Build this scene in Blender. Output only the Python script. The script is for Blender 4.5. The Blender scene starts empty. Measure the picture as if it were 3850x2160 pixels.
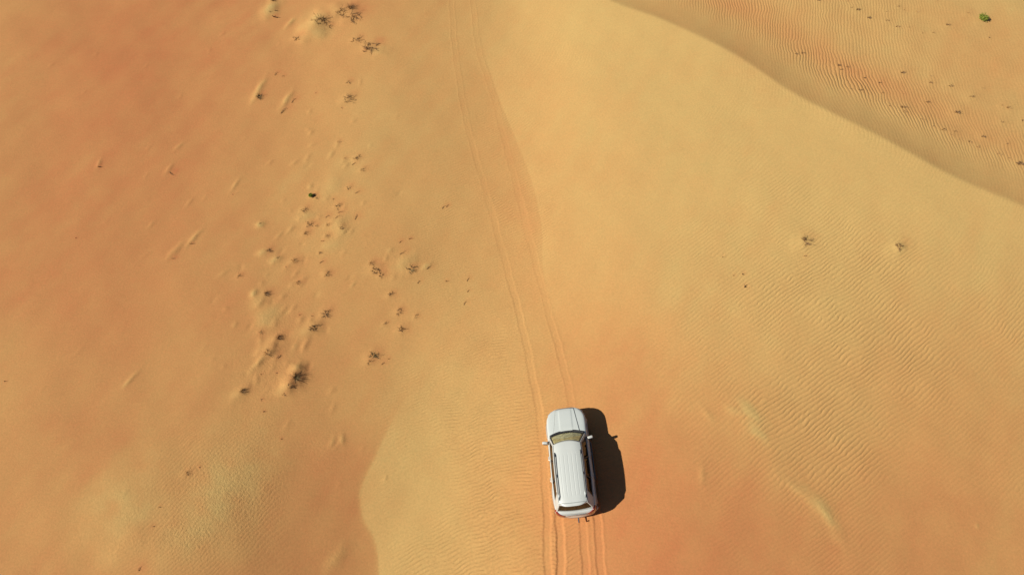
import bpy, bmesh, math, random
import numpy as np
from mathutils import Vector, Matrix, Euler
R = math.radians
C = bpy.context.scene.collection
sc = bpy.context.scene
rng = random.Random(7)

# ------------------------------------------------------------------ camera
CAM_H = 31.0
TILT = 30.0                       # degrees away from straight down
PW, PH = 2576.0, 1445.0           # picture units used for surveying positions
HFOV = 73.74
F = PW / 2 / math.tan(R(HFOV / 2))
cam_d = bpy.data.cameras.new('camera')
cam = bpy.data.objects.new('camera', cam_d); C.objects.link(cam)
cam.location = (0, 0, CAM_H); cam.rotation_euler = (R(TILT), 0, 0)
cam_d.angle = R(HFOV); cam_d.clip_start = 0.5; cam_d.clip_end = 9000
sc.camera = cam

# ------------------------------------------------------------------ light
SUN_EL, SHADOW_DIR = 36.5, 14.0   # shadows fall to the right and a little up the picture
w = bpy.data.worlds.new('World'); sc.world = w; w.use_nodes = True
nt = w.node_tree; bg = nt.nodes['Background']
sky = nt.nodes.new('ShaderNodeTexSky'); sky.sky_type = 'NISHITA'; sky.sun_disc = False
sky.sun_elevation = R(SUN_EL); sky.dust_density = 0.4; sky.air_density = 0.7
sdx, sdy = -math.cos(R(SHADOW_DIR)), -math.sin(R(SHADOW_DIR))     # horizontal direction towards the sun
sky.sun_rotation = math.atan2(sdx, sdy)
nt.links.new(sky.outputs[0], bg.inputs[0]); bg.inputs[1].default_value = 0.05
sun_d = bpy.data.lights.new('sun', 'SUN'); sun = bpy.data.objects.new('sun', sun_d); C.objects.link(sun)
sun_d.energy = 5.0; sun_d.angle = R(0.5); sun_d.color = (1.0, 0.95, 0.86)
tosun = Vector((sdx * math.cos(R(SUN_EL)), sdy * math.cos(R(SUN_EL)), math.sin(R(SUN_EL))))
sun.rotation_euler = tosun.to_track_quat('Z', 'Y').to_euler(); sun.location = (0, 0, 60)
sc.view_settings.view_transform = 'Standard'; sc.view_settings.look = 'None'
sc.view_settings.exposure = 0.05; sc.view_settings.gamma = 1

# ------------------------------------------------------------------ survey helpers
def at_h(px, py, h):
    """ground position seen at a picture position if the ground there has height h"""
    px = np.asarray(px, float); py = np.asarray(py, float); h = np.asarray(h, float)
    st, ct = math.sin(R(TILT)), math.cos(R(TILT))
    dx = px - PW / 2; u = PH / 2 - py
    dy = F * st + u * ct; dz = -F * ct + u * st
    k = (h - CAM_H) / dz
    return dx * k, dy * k

def rbf_fit(x, y, v, lam=1e-3):
    n = len(x); d2 = (x[:, None] - x) ** 2 + (y[:, None] - y) ** 2
    A = np.zeros((n + 3, n + 3)); A[:n, :n] = d2 * np.sqrt(d2) / 1000 + np.eye(n) * lam
    A[:n, n] = 1; A[:n, n + 1] = x; A[:n, n + 2] = y; A[n:, :n] = A[:n, n:].T
    b = np.zeros(n + 3); b[:n] = v
    return (x, y, np.linalg.solve(A, b))
def rbf_eval(m, X, Y):
    x, y, c = m; n = len(x); sh = X.shape; X = X.ravel(); Y = Y.ravel()
    out = c[n] + c[n + 1] * X + c[n + 2] * Y
    for i in range(n):
        d2 = (X - x[i]) ** 2 + (Y - y[i]) ** 2
        out += c[i] / 1000 * d2 * np.sqrt(d2)
    return out.reshape(sh)
def idw(pts, X, Y, p=1.6, eps=1.0):
    """smooth blend of values given at points (x, y, values...)"""
    num = None; den = 0
    for x, y, *v in pts:
        wgt = ((X - x) ** 2 + (Y - y) ** 2 + eps) ** -p
        v = [wgt * q for q in v]
        num = v if num is None else [a + b for a, b in zip(num, v)]
        den = den + wgt
    return [a / den for a in num]
def sstep(a, b, x):
    t = np.clip((x - a) / (b - a), 0, 1); return t * t * (3 - 2 * t)
XMIN, XMAX, YMIN, YMAX = -37., 37., -1., 45.

# relief: rows of picture y, columns of picture x, heights in metres
HX = [-160, 161, 483, 805, 966, 1127, 1288, 1449, 1610, 1932, 2254, 2576, 2760]
HY = [1560, 1330, 1120, 900, 690, 480, 260, 60, -60]
HT = [
 [.30, .15, -.10, -.85, -1.25, -1.0, -.35, .20, .62, .62, .35, .10, .0],
 [.30, .15, -.15, -.95, -1.35, -1.1, -.50, .12, .62, .75, .50, .25, .1],
 [.30, .12, -.15, -.85, -1.15, -1.1, -.55, .08, .62, .90, .80, .60, .5],
 [.35, .12, -.12, -.55, -.80, -.80, -.45, .05, .55, 1.10, 1.20, 1.10, 1.0],
 [.45, .2, -.05, -.35, -.45, -.55, -.45, .15, .75, 1.40, 1.70, 1.80, 1.8],
 [.5, .25, -.02, -.25, -.20, -.30, -.35, .40, 1.0, 1.80, 2.30, 2.60, 2.8],
 [.6, .35, .05, -.10, .00, -.10, -.10, .75, 1.35, 2.20, 2.8, 3.2, 3.4],
 [.75, .45, .1, .05, .20, .10, .20, 1.1, 1.8, 2.6, 3.2, 3.6, 3.8],
 [.8, .5, .15, .10, .25, .15, .30, 1.2, 1.9, 2.8, 3.4, 3.8, 4.0]]
gx, gy, gh = [], [], []
for j, py in enumerate(HY):
    for i, px in enumerate(HX):
        x, y = at_h(px, py, HT[j][i]); gx.append(float(x)); gy.append(float(y)); gh.append(HT[j][i])
H_MODEL = rbf_fit(np.array(gx), np.array(gy), np.array(gh), 2e-2)

def polyline(pts, h):
    return [tuple(float(q) for q in at_h(px, py, hh)) for (px, py), hh in zip(pts, h)]
def line_dist(P, X, Y):
    """signed distance to a polyline (positive on its right) and the length along it"""
    best = np.full(X.shape, 1e9); sgn = np.ones(X.shape); along = np.zeros(X.shape); L = 0
    for (x0, y0), (x1, y1) in zip(P[:-1], P[1:]):
        ex, ey = x1 - x0, y1 - y0; l = math.hypot(ex, ey)
        t = np.clip(((X - x0) * ex + (Y - y0) * ey) / l / l, 0, 1)
        dx = X - x0 - t * ex; dy = Y - y0 - t * ey; d = np.hypot(dx, dy)
        m = d < best
        best = np.where(m, d, best); sgn = np.where(m, np.sign(ey * (X - x0) - ex * (Y - y0)), sgn)
        along = np.where(m, L + t * l, along); L += l
    return best * sgn, along
def smooth_poly(P, n=8):
    out = []
    Q = [P[0]] + P + [P[-1]]
    for i in range(1, len(Q) - 2):
        for k in range(n):
            t = k / n; a, b, c, d = Q[i - 1], Q[i], Q[i + 1], Q[i + 2]
            out.append(tuple(.5 * (2 * b[q] + (c[q] - a[q]) * t + (2 * a[q] - 5 * b[q] + 4 * c[q] - d[q]) * t * t + (-a[q] + 3 * b[q] - 3 * c[q] + d[q]) * t ** 3) for q in (0, 1)))
    out.append(P[-1]); return out

# ridge crest (upper right); positive side = lee side, where the ground drops
RIDGE = smooth_poly(polyline([(1440, -60), (1540, 8), (1680, 62), (1850, 140), (2010, 240), (2200, 335), (2400, 440), (2600, 520), (2800, 590)],
                 [1.3, 1.5, 1.9, 2.3, 2.5, 2.65, 2.7, 2.7, 2.7]), 4)
RIDGE = RIDGE[::-1]                   # walk it from right to left so the far side is on the right hand
def _ext(p, q, d): l = math.hypot(p[0] - q[0], p[1] - q[1]); return (p[0] + (p[0] - q[0]) / l * d, p[1] + (p[1] - q[1]) / l * d)
RIDGE = [_ext(RIDGE[0], RIDGE[3], 90)] + RIDGE + [_ext(RIDGE[-1], RIDGE[-4], 90)]     # the crest runs on beyond the picture
# hollow line at lower left of the car track
HOLLOW = smooth_poly(polyline([(1060, 960), (1010, 1020), (975, 1090), (938, 1170), (910, 1235), (915, 1300), (945, 1360), (955, 1445), (960, 1540)], [-1.1, -1.2, -1.3, -1.4, -1.45, -1.45, -1.4, -1.4, -1.4]), 4)
# foot of the smooth slope right of the track
FOOT = smooth_poly(polyline([(1205, 60), (1240, 200), (1290, 330), (1335, 450), (1362, 570), (1366, 680), (1390, 780), (1425, 880)], [.2, .0, -.1, -.2, -.25, -.25, -.2, 0]), 4)

FOOT_LEN = sum(math.hypot(b[0] - a[0], b[1] - a[1]) for a, b in zip(FOOT[:-1], FOOT[1:]))
def wave_noise(X, Y, scale, seed, octs=4, n=7):
    r = random.Random(seed); out = 0; a = 1.0
    for o in range(octs):
        for k in range(n):
            th = r.uniform(0, math.pi * 2); f = (1 / scale) * 2 ** o * r.uniform(.6, 1.4)
            out = out + a * np.sin(2 * math.pi * f * (X * math.cos(th) + Y * math.sin(th)) + r.uniform(0, 6.28)) / n * 1.6
        a *= .5
    return out

def base_height(X, Y):
    X = np.asarray(X, float); Y = np.asarray(Y, float)
    Xc = np.clip(X, XMIN, XMAX); Yc = np.clip(Y, YMIN, YMAX)
    h = rbf_eval(H_MODEL, Xc, Yc)
    s, _ = line_dist(RIDGE, Xc, Yc)
    s = np.where(Yc < 8, -5, s)
    p = np.maximum(s, 0)
    h = h - 1.05 * (1 - np.exp(-(p + .10 * np.exp(-p / .10) - .10) / 3.6)) - .03 * p
    s, al = line_dist(HOLLOW, Xc, Yc); a = np.maximum(-s, 0)
    fade = sstep(HOLLOW[0][1], HOLLOW[0][1] - 4.5, Yc)
    h = h + .22 * (1 - np.exp(-a / 1.8)) * np.exp(-a / 6) * fade
    s, al = line_dist(FOOT, Xc, Yc); a = np.maximum(-s, 0)
    fade = sstep(FOOT[0][1], FOOT[0][1] - 8, Yc) * sstep(FOOT[-1][1], FOOT[-1][1] + 6, Yc)
    h = h + .13 * (1 - np.exp(-a / 1.5)) * np.exp(-a / 5) * fade
    h = h + .035 * wave_noise(X, Y, 9, 3, 3)
    d = np.hypot(X - Xc, Y - Yc)
    far = sstep(2, 60, d)
    h = h + far * 5 * wave_noise(X * .8, Y, 150, 11, 2) + far * 1.2 * wave_noise(X, Y, 34, 5, 2)
    return h
def at(px, py, fn=base_height):
    """where the picture position meets the ground"""
    h = np.zeros_like(np.asarray(px, float))
    for _ in range(12):
        x, y = at_h(px, py, h); h = .5 * h + .5 * fn(x, y)
    return at_h(px, py, h)
def trace(pts, n=6):
    a = np.array(pts, float); x, y = at(a[:, 0], a[:, 1])
    return smooth_poly(list(zip(x.tolist(), y.tolist())), n)
def src(x, y):  # full-size photo pixels to picture units
    return x * PW / 3850, y * PW / 3850

# ------------------------------------------------------------------ the car's place
CAR_PX = (1441, 1169); CAR_YAW = 3.7
cx, cy = at([CAR_PX[0]], [CAR_PX[1]]); CAR_X, CAR_Y = float(cx[0]), float(cy[0])

# ------------------------------------------------------------------ wheel tracks
def S(*p): return [src(*q) for q in p]
OLD_L = trace([(1135, -20), (1139, 60), (1146, 140), (1168, 280), (1190, 370), (1222, 480), (1255, 600), (1286, 715), (1316, 830), (1342, 960), (1360, 1060), (1369, 1160), (1374, 1260), (1377, 1360), (1379, 1480)])
OLD_R = trace([(1188, -20), (1195, 60), (1205, 130), (1243, 250), (1268, 350), (1300, 470), (1332, 600), (1362, 715), (1392, 830), (1420, 930), (1440, 1040), (1455, 1160), (1466, 1290), (1470, 1370), (1476, 1480)])
yw = R(CAR_YAW)
def car_pt(lx, ly): return (CAR_X + lx * math.cos(yw) - ly * math.sin(yw), CAR_Y + lx * math.sin(yw) + ly * math.cos(yw))
bx, by = at([2129 * PW / 3850, 2135 * PW / 3850], [1260, 1480.]); dx_, dy_ = at([2262 * PW / 3850, 2278 * PW / 3850], [1260, 1480.])
NEW_L = [car_pt(-.8, 1.45), car_pt(-.8, -1.4), (float(bx[1]) - .25, float(by[1])), ]
NEW_R = [car_pt(.8, 1.45), car_pt(.8, -1.4), (float(dx_[1]) - .12, float(dy_[1])), ]
NEW_L = smooth_poly(NEW_L, 6); NEW_R = smooth_poly(NEW_R, 6)
# (line, half width, depth)
TRACKS = [(OLD_L, .15, .030, 1), (OLD_R, .15, .024, 2), (NEW_L, .16, .034, 3), (NEW_R, .16, .034, 4)]

# ------------------------------------------------------------------ where the plants stand (used for their hummocks too)
CROPS = {2: (850, 0, 3.21), 3: (850, 480, 2.535), 4: (850, 950, 2.408), 5: (2800, 0, 2.065), 6: (2600, 850, 2.628), 8: (200, 450, 2.409), 9: (0, 1300, 1.68)}
# survey sheet, x, y on it, kind, radius in photo px, colour, stretch, own label or None, landmark phrase or None
G, Sc, St, Sb, Gr = 'grass_tuft', 'dry_shrub', 'twig', 'dead_stem', 'green_shrub'
PL = [
 (2,575,4,G,12,'dark',1,'dark tuft cut by the top edge on a narrow pale drift',None), (2,588,125,Sb,5,'dark',1,None,None), (2,530,142,G,6,'brown',1,None,None), (2,580,205,Sb,7,'dark',1,None,None),
 (2,850,465,Sc,14,'brown',1,'ring of thin brown twigs with one dark point, alone below the narrow pale drift',None),
 (2,1505,90,G,19,'dark',1,'dense dark tuft at the top of the big pale sand mound','the dense dark tuft on the pale mound'),
 (2,1400,150,Sc,24,'brown',1,None,None), (2,1530,205,Sc,30,'brown',1.3,None,None), (2,1150,262,Sc,28,'brown',1.3,'low tangle of brown twigs at the lower left of the pale sand mound','the low tangle on the pale mound'), (2,1255,328,Sc,10,'brown',1,None,None),
 (2,1575,480,Sc,18,'brown',1.2,None,None), (2,1740,568,Sc,26,'dark',1.6,'long jagged dark branch lying below the pale mound','the long jagged dark branch'), (2,1815,530,St,16,'dark',5,None,None), (2,1665,620,Sb,6,'dark',1,None,None),
 (2,605,890,St,11,'brown',65,None,None), (2,690,915,Sc,6,'brown',1,None,None), (2,400,1170,G,16,'grey',1.1,'dense grey green tuft at the foot of a pale wind streak','the grey green tuft'),
 (2,695,1335,St,17,'dark',62,'forked dark twig below a short pale wind streak','the forked dark twig'), (2,815,1215,St,13,'brown',60,None,None),
 (2,1482,990,Sc,9,'brown',1,None,None), (2,1475,1185,Sc,22,'brown',1.2,'looped brown shrub with curved branches on the border of the yellow sand','the looped brown shrub'), (2,1080,1125,Sb,3,'brown',1,None,None), (2,1398,1305,Sb,3,'dark',1,None,None),
 (3,65,640,Sb,3,'dark',1,None,None), (3,1072,135,G,8,'tan',1,None,None), (3,1130,295,G,7,'tan',1,None,None), (3,1252,292,Sc,15,'brown',1.2,None,None), (3,1218,345,St,8,'brown',40,None,None), (3,1300,400,G,11,'brown',1.2,None,None),
 (3,1170,570,Sc,10,'tan',1,None,None), (3,1250,615,St,10,'brown',35,None,None), (3,1020,682,G,6,'tan',1,None,None),
 (3,808,648,Gr,8,'green',1,'tiny bright green shrub among the brown tufts','the tiny bright green shrub'), (3,848,640,G,7,'dark',1,'small dark tuft touching the tiny bright green shrub',None), (3,864,672,G,7,'brown',1,None,None),
 (3,750,780,Sc,14,'brown',1,None,None), (3,1070,745,Sc,13,'tan',1,None,None), (3,1095,805,St,11,'brown',15,None,None), (3,965,845,St,9,'brown',40,None,None), (3,1065,850,St,12,'tan',40,None,None),
 (3,790,925,Sc,13,'brown',1,None,None), (3,862,935,G,7,'brown',1,None,None), (3,968,928,G,10,'tan',1,None,None), (3,1098,955,Sc,9,'brown',1,None,None), (3,1235,850,St,13,'dark',82,None,None),
 (3,757,1005,G,12,'brown',1,None,None), (3,960,1032,G,10,'brown',1,None,None), (3,915,1078,Sb,4,'brown',1,None,None), (3,895,1193,G,7,'dark',1,None,None), (3,912,1280,St,9,'brown',35,None,None),
 (3,405,1170,Sc,13,'brown',1,None,None), (3,490,1235,St,7,'brown',75,None,None), (3,325,910,Sb,4,'brown',1,None,None), (3,650,1270,G,14,'tan',1,None,None), (3,570,1322,Sb,3,'brown',1,None,None),
 (3,1385,1295,G,12,'brown',1,None,None), (3,1430,1350,Sc,19,'brown',1,None,None), (3,1480,1405,Sc,12,'brown',1,None,None), (3,960,1395,Sc,12,'tan',1,None,None), (3,130,1410,Sc,9,'tan',1,None,None),
 (3,1746,1060,Sb,3.5,'dark',1,None,None), (3,1760,1053,Sb,3.5,'dark',1,None,None), (3,1660,1085,St,7,'tan',55,None,None), (3,1680,1190,St,13,'brown',42,None,None),
 (3,1762,1352,Sc,17,'grey',1,'grey and dark shrub with a black stub, nearest the track on the left','the grey shrub nearest the track'), (3,1770,1330,Sb,5,'dark',1,None,None), (3,1925,1332,St,9,'brown',50,None,None),
 (3,2070,757,St,9,'brown',62,None,None), (3,2108,745,St,7,'brown',50,None,None),
 (4,655,270,G,12,'brown',1,None,None), (4,365,372,G,14,'dark',1,'dark round tuft beside a small pale heap of sand','the dark round tuft'), (4,905,545,Sc,18,'dark',.8,'dark twiggy shrub with a long root against the orange sand','the dark twiggy shrub'),
 (4,795,680,Sc,18,'dark',1.3,None,None), (4,1490,380,Sc,12,'brown',1,None,None), (4,1565,530,Sc,13,'brown',1,None,None), (4,1592,695,Sc,16,'brown',1,None,None), (4,1440,640,Sc,8,'tan',1,None,None),
 (4,1720,575,Sc,8,'tan',1,None,None), (4,1745,265,St,8,'brown',50,None,None), (4,1990,257,Sb,4.5,'dark',1,None,None), (4,2190,240,St,9,'brown',65,None,None), (4,2165,455,St,9,'brown',60,None,None), (4,2190,345,St,6,'brown',50,None,None),
 (4,310,720,G,10,'tan',1,None,None), (4,480,768,G,15,'dark',.8,'slim dark tuft leaning to the upper right above the straggly tuft','the slim dark tuft'), (4,375,900,G,20,'tan',1,'pale straggly tuft with loose bent stalks','the pale straggly tuft'), (4,468,935,St,8,'dark',75,None,None),
 (4,632,1128,G,25,'grey',.75,'largest shrub, dark and bristly, under a small pale cap of sand','the largest bristly shrub'), (4,590,1205,Sc,13,'brown',1.2,None,None), (4,530,1285,Sc,7,'brown',1,None,None),
 (4,150,1250,G,14,'dark',1,'small black spiky tuft at the lower left end of the scrub','the small black spiky tuft'), (4,320,1330,Sb,4,'dark',1,None,None), (4,340,1437,Sb,4,'brown',1,None,None), (4,455,1088,Sb,3,'brown',1,None,None), (4,320,1098,Sb,3,'brown',1,None,None),
 (4,1330,930,Sc,20,'grey',.75,'upright faded grey brown shrub alone on smooth sand','the faded grey brown shrub'), (4,1300,985,Sc,10,'tan',1,None,None), (4,1470,955,Sb,4,'brown',1,None,None), (4,1418,1000,St,7,'brown',45,None,None), (4,660,562,Sb,3.5,'brown',1,None,None), (4,778,568,Sb,3.5,'brown',1,None,None),
 (8,413,423,Sb,5,'dark',1,'lone dark stem far out on the bare orange sand at left','the lone dark stem'), (8,1075,490,St,13,'dark',-38,'bent dark twig lying alone on bare orange sand','the bent lone twig'), (8,1247,1120,Sb,5,'brown',1,None,None), (8,1090,1255,St,7,'dark',15,None,None), (8,205,1070,Sb,2.5,'brown',1,None,None),
 (9,1182,805,G,11,'tan',.8,'faded reddish tuft alone in the lower left','the faded reddish tuft'), (9,1010,1015,Sb,4,'dark',1,None,None), (9,972,1135,Sb,3,'dark',1,None,None), (9,883,1405,St,8,'dark',70,None,None), (9,30,225,Sb,3.5,'brown',1,None,None), (9,1260,765,Sb,2.5,'brown',1,None,None), (9,1775,585,Sb,3,'brown',1,None,None),
 (6,1115,152,Sc,24,'brown',1.5,'wide low brown shrub on the rippled slope below the ridge','the wide low brown shrub'), (6,2060,203,Sc,19,'brown',1.2,'round brown shrub on the rippled slope near the right edge','the round brown shrub'), (6,305,300,Sb,4,'brown',1,None,None), (6,415,485,Sb,3.5,'brown',1,None,None),
 (6,505,472,Sb,5.5,'dark',1,None,None), (6,525,597,Sb,6.5,'dark',1,'larger of the two dark stems on the slope right of the track',None), (6,1115,296,Sb,5,'brown',1,None,None),
 # beyond the ridge
 (5,575,3,G,10,'dark',1.4,None,None), (5,800,10,G,6,'brown',1,None,None), (5,830,57,G,9,'brown',1.5,None,None), (5,880,74,G,12,'dark',1.7,None,None), (5,1195,52,G,9,'brown',1.3,None,None), (5,1495,10,G,6,'tan',1,None,None),
 (5,968,138,G,12,'dark',1.5,'dark low tuft beyond the ridge near the top, left of the faint ones','the dark tuft near the top'), (5,1110,160,G,11,'brown',1.4,None,None), (5,1188,206,G,12,'brown',1.6,None,None), (5,1280,212,G,8,'tan',1.3,None,None), (5,1340,90,G,10,'tan',1.4,None,None), (5,1100,90,G,7,'tan',1,None,None), (5,1240,78,G,6,'brown',1,None,None),
 (5,1738,98,G,11,'tan',1.5,None,None), (5,1578,195,G,14,'brown',1.3,None,None), (5,1843,148,Gr,17,'green',1,'green leafy bush beyond the ridge in the upper right corner','the green leafy bush'), (5,1380,255,G,7,'tan',1,None,None), (5,1465,255,G,8,'tan',1.2,None,None), (5,1895,292,G,8,'brown',1,None,None),
 (5,400,418,G,10,'dark',1.5,None,None), (5,455,412,G,12,'brown',1.8,None,None), (5,735,507,G,12,'dark',1.4,'darkest tuft at the inner end of the band beyond the ridge','the darkest tuft at the ridge foot'), (5,750,540,G,11,'brown',1.6,None,None), (5,800,520,G,11,'brown',1.6,None,None), (5,870,562,G,8,'tan',1.2,None,None),
 (5,932,606,G,8,'dark',1.4,None,None), (5,1050,642,G,10,'dark',1.3,None,None), (5,1230,564,G,14,'dark',1.5,None,None), (5,1445,588,G,9,'tan',1.2,None,None), (5,1445,642,G,12,'brown',1.4,None,None), (5,1600,667,G,14,'brown',1.5,None,None), (5,1850,685,G,9,'tan',1.2,None,None),
 (5,1765,748,G,14,'brown',1.5,None,None), (5,1425,792,G,13,'brown',1.6,None,None), (5,825,690,G,9,'brown',1.3,None,None), (5,897,698,G,12,'brown',1.5,None,None), (5,1070,722,G,10,'tan',1.4,None,None), (5,1235,730,G,5,'tan',1,None,None), (5,1125,820,G,8,'brown',1.2,None,None), (5,1235,830,G,18,'brown',1.9,None,None), (5,1240,865,G,11,'tan',1.5,None,None),
 (5,1380,925,G,12,'tan',1.4,None,None), (5,1655,873,G,18,'dark',1.3,'largest dark tuft in the middle of the valley beyond the ridge','the largest dark valley tuft'), (5,1998,815,G,8,'tan',1.2,None,None), (5,2052,835,G,16,'tan',1.6,None,None), (5,1997,946,G,11,'brown',1,None,None), (5,2158,935,G,8,'dark',1,None,None),
 (5,1460,980,G,8,'tan',1.4,None,None), (5,1540,1005,G,14,'tan',1.9,None,None), (5,1635,1020,G,10,'brown',1.4,None,None), (5,1600,1042,G,8,'tan',1.3,None,None), (5,1855,1062,G,13,'dark',1.4,'dark tuft low in the valley, pointing right towards the photo edge','the dark low valley tuft'), (5,1750,1100,G,12,'brown',1.5,None,None), (5,2035,1115,G,9,'brown',1.3,None,None),
 (5,1665,1085,G,7,'tan',1.2,None,None), (5,1812,1140,G,12,'tan',1.6,None,None), (5,1980,1197,G,14,'tan',1.9,None,None), (5,2050,1225,G,8,'brown',1.3,None,None), (5,2140,1270,G,20,'dark',1.4,'wide dark tuft cut by the right edge of the photo','the wide dark tuft at the right edge'),
]
WORDS = {'brown': 'brown', 'dark': 'dark', 'grey': 'grey', 'tan': 'faded', 'green': 'green'}
CAT = {G: 'grass tuft', Sc: 'shrub', St: 'twig', Sb: 'plant stem', Gr: 'shrub'}
GROUP = {'near': 'dry tufts, twigs and shrubs scattered left of the track', 'far': 'tufts in the valley beyond the ridge', 'right': 'plants on the slope right of the track'}
spots = [(CROPS[p[0]][0] + p[1] / CROPS[p[0]][2], CROPS[p[0]][1] + p[2] / CROPS[p[0]][2]) for p in PL]

# ------------------------------------------------------------------ small drifts of sand (wind tails, mounds)
# photo pixel x, y, half length m, half width m, direction deg (0 = right), height m, paleness
MOUNDS = [
 (1185, 95, 1.5, .75, 62, .40, .42), (1270, 45, 1.2, .9, 20, .25, .2), (1195, 125, .9, .7, 20, .12, .3),
 (1018, 35, 1.0, .5, 75, .20, .45), (1090, 88, .55, .17, 65, .09, .45), (975, 335, 1.0, .2, 78, .09, .38),
 (1078, 375, .75, .18, 72, .09, .32), (1425, 195, .6, .5, 20, .08, .2),
 (372, 615, .35, .10, 92, .06, .25), (635, 635, .4, .12, 75, .06, .1), (672, 550, .4, .12, 60, .05, .15),
 (728, 895, .6, .13, 65, .08, .2), (660, 940, .6, .18, 60, .08, .2), (884, 695, .5, .09, 72, .06, .15),
 (712, 760, .3, .08, 70, .05, .1), (567, 845, .25, .08, 60, .04, .1),
 (977, 845, .25, .22, 30, .08, .4), (985, 948, .28, .2, 40, .08, .35), (1038, 975, .32, .2, 30, .09, .4),
 (1150, 812, .5, .35, 20, .08, .22), (1275, 838, .5, .4, 60, .12, .28), (1282, 870, .35, .3, 70, .08, .2),
 (1250, 700, .9, .6, 70, .08, .18), (1240, 925, .7, .4, 40, .06, .18), (1525, 985, .7, .4, 45, .10, .2), (1605, 1000, .35, .15, 35, .07, .25),
 (955, 1105, .25, .18, 80, .10, .42), (972, 1130, .5, .35, 70, .06, .3), (1000, 1195, .9, .6, 80, .06, .32),
 (975, 1362, .5, .15, 52, .09, .3), (1020, 1305, .6, .5, 50, .14, .2), (1119, 1385, .35, .3, 30, .22, .4), (1080, 1455, .5, .3, 40, .10, .25),
 (1095, 1440, .6, .5, 60, .16, .05), (902, 1478, .6, .3, 50, .07, .2), (1140, 1250, .6, .35, 20, .08, .15), (1185, 1220, .6, .4, 40, .08, .12),
 (482, 1435, .3, .10, 60, .05, .3), (505, 1410, .3, .10, 60, .04, .15), (1287, 1650, .3, .12, 100, .06, .2), (1250, 1660, .3, .1, 70, .05, .15),
 (480, 1900, 2.4, 1.9, 60, .16, .30), (520, 2040, 1.2, .7, 20, .10, .18),
 (850, 1850, 3.0, 1.9, 70, .14, .34), (700, 2030, 1.8, 1.2, 60, .07, .28), (1270, 2090, .8, .3, 60, .06, .2),
 (2818, 1545, .75, .28, -50, .07, .42), (2848, 1620, .6, .28, -50, .05, .42), (2760, 1540, .5, .2, -30, .07, .25),
 (3075, 1885, .9, .34, -50, .07, .42), (3120, 1950, .7, .22, -52, .05, .5), (3150, 2010, .5, .25, -60, .05, .2), (3000, 1840, .6, .2, -40, .05, .2),
 (2660, 1555, .35, .15, -60, .06, .15), (3675, 1975, .12, .1, 60, .03, .2),
 (3020, 905, .6, .3, 10, .07, .1), (3385, 930, .6, .35, 20, .08, .1), (2640, 1780, .4, .12, 80, .05, .15),
]
PLANT_SHADE = []
_dr = random.Random(5)
for _ in range(90):      # dimples and small humps among the tufts
    _a = _dr.random(); MOUNDS.append((_dr.gauss(1230 - 230 * _a, 110), 520 + 950 * _a + _dr.gauss(0, 60), _dr.uniform(.10, .30), _dr.uniform(.06, .13), _dr.gauss(58, 14), _dr.choice((.05, .06, -.04, .04)), _dr.choice((0, 0, .05, .12))))
for _ in range(40):
    MOUNDS.append((_dr.uniform(150, 1500), _dr.uniform(30, 1900), _dr.uniform(.12, .35), _dr.uniform(.05, .09), _dr.gauss(65, 10), _dr.uniform(.02, .04), 0))
for (qx_, qy_), p in zip(spots, PL):
    rr_ = p[4] / 85.0 if p[0] != 5 else p[4] / 55.0
    if p[4] >= 7 and p[3] != 'twig':
        MOUNDS.append((qx_ - p[4] * .3, qy_, rr_ * 2.0, rr_ * 1.3, 45, .09 * min(rr_ * 4, 1.3) * (1 if p[0] != 5 else .5), .05))
    PLANT_SHADE.append((qx_ + p[4] * 1.1, qy_ - p[4] * (.8 if p[0] != 5 else 0), rr_ * 1.6 + .05, .16 if p[0] != 5 else .05))
_mp = np.array([src(m[0], m[1]) for m in MOUNDS]); _mx, _my = at(_mp[:, 0], _mp[:, 1])
def HSIDE(s): return np.where(s > 0, .26 * np.exp(-s / 2.4) * sstep(-.08, .25, s), -.14 * np.exp(s / 2.0))
def mound_terms(X, Y):
    h = np.zeros(X.shape); pale = np.zeros(X.shape); rough = np.zeros(X.shape)
    for (a, b, L, W, ang, hh, pl), x, y in zip(MOUNDS, _mx, _my):
        m = (np.abs(X - x) < 3.2 * max(L, W)) & (np.abs(Y - y) < 3.2 * max(L, W))
        if not m.any(): continue
        dx = X[m] - x; dy = Y[m] - y; c, s = math.cos(R(ang)), math.sin(R(ang))
        u = (dx * c + dy * s) / L; v = (-dx * s + dy * c) / W
        wob = 1 + .25 * np.sin(5 * u + a) * np.cos(3 * v + b)
        g = np.exp(-(u * u + v * v) * 1.1 * wob)
        h[m] += hh * .62 * g; pale[m] = np.maximum(pale[m], pl * g)
    return h, pale
def track_terms(X, Y):
    h = np.zeros(X.shape); inside = np.zeros(X.shape)
    for P, hw, dep, sd in TRACKS:
        xs = [p[0] for p in P]; ys = [p[1] for p in P]
        m = (X > min(xs) - 1) & (X < max(xs) + 1) & (Y > min(ys) - .6) & (Y < max(ys) + .6)
        if not m.any(): continue
        s, al = line_dist(P, X[m], Y[m])
        s = s + .02 * np.sin(al * 2.3 + sd) + .015 * np.sin(al * 6.1 + 2 * sd)
        var = .72 + .28 * np.sin(al * .9 + sd) * np.sin(al * .37 + sd * 2)
        if sd <= 2: var = var * (.20 + .35 * sstep(16, 34, al) + .35 * sstep(34, 37, al))
        a = np.abs(s)
        rut = -dep * var * sstep(hw + .04, hw - .04, a)
        berm = .28 * dep * var * (1 + .5 * np.sin(al * 3.1 + sd) * np.sin(al * 7.7)) * np.exp(-((a - hw - .06) / .05) ** 2)
        tread = .22 * dep * np.sin(al * 2 * math.pi / .16) * sstep(hw, hw - .06, a)
        h[m] += rut + berm + tread; inside[m] = np.maximum(inside[m], sstep(hw + .12, hw, a))
    return h, inside
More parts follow.
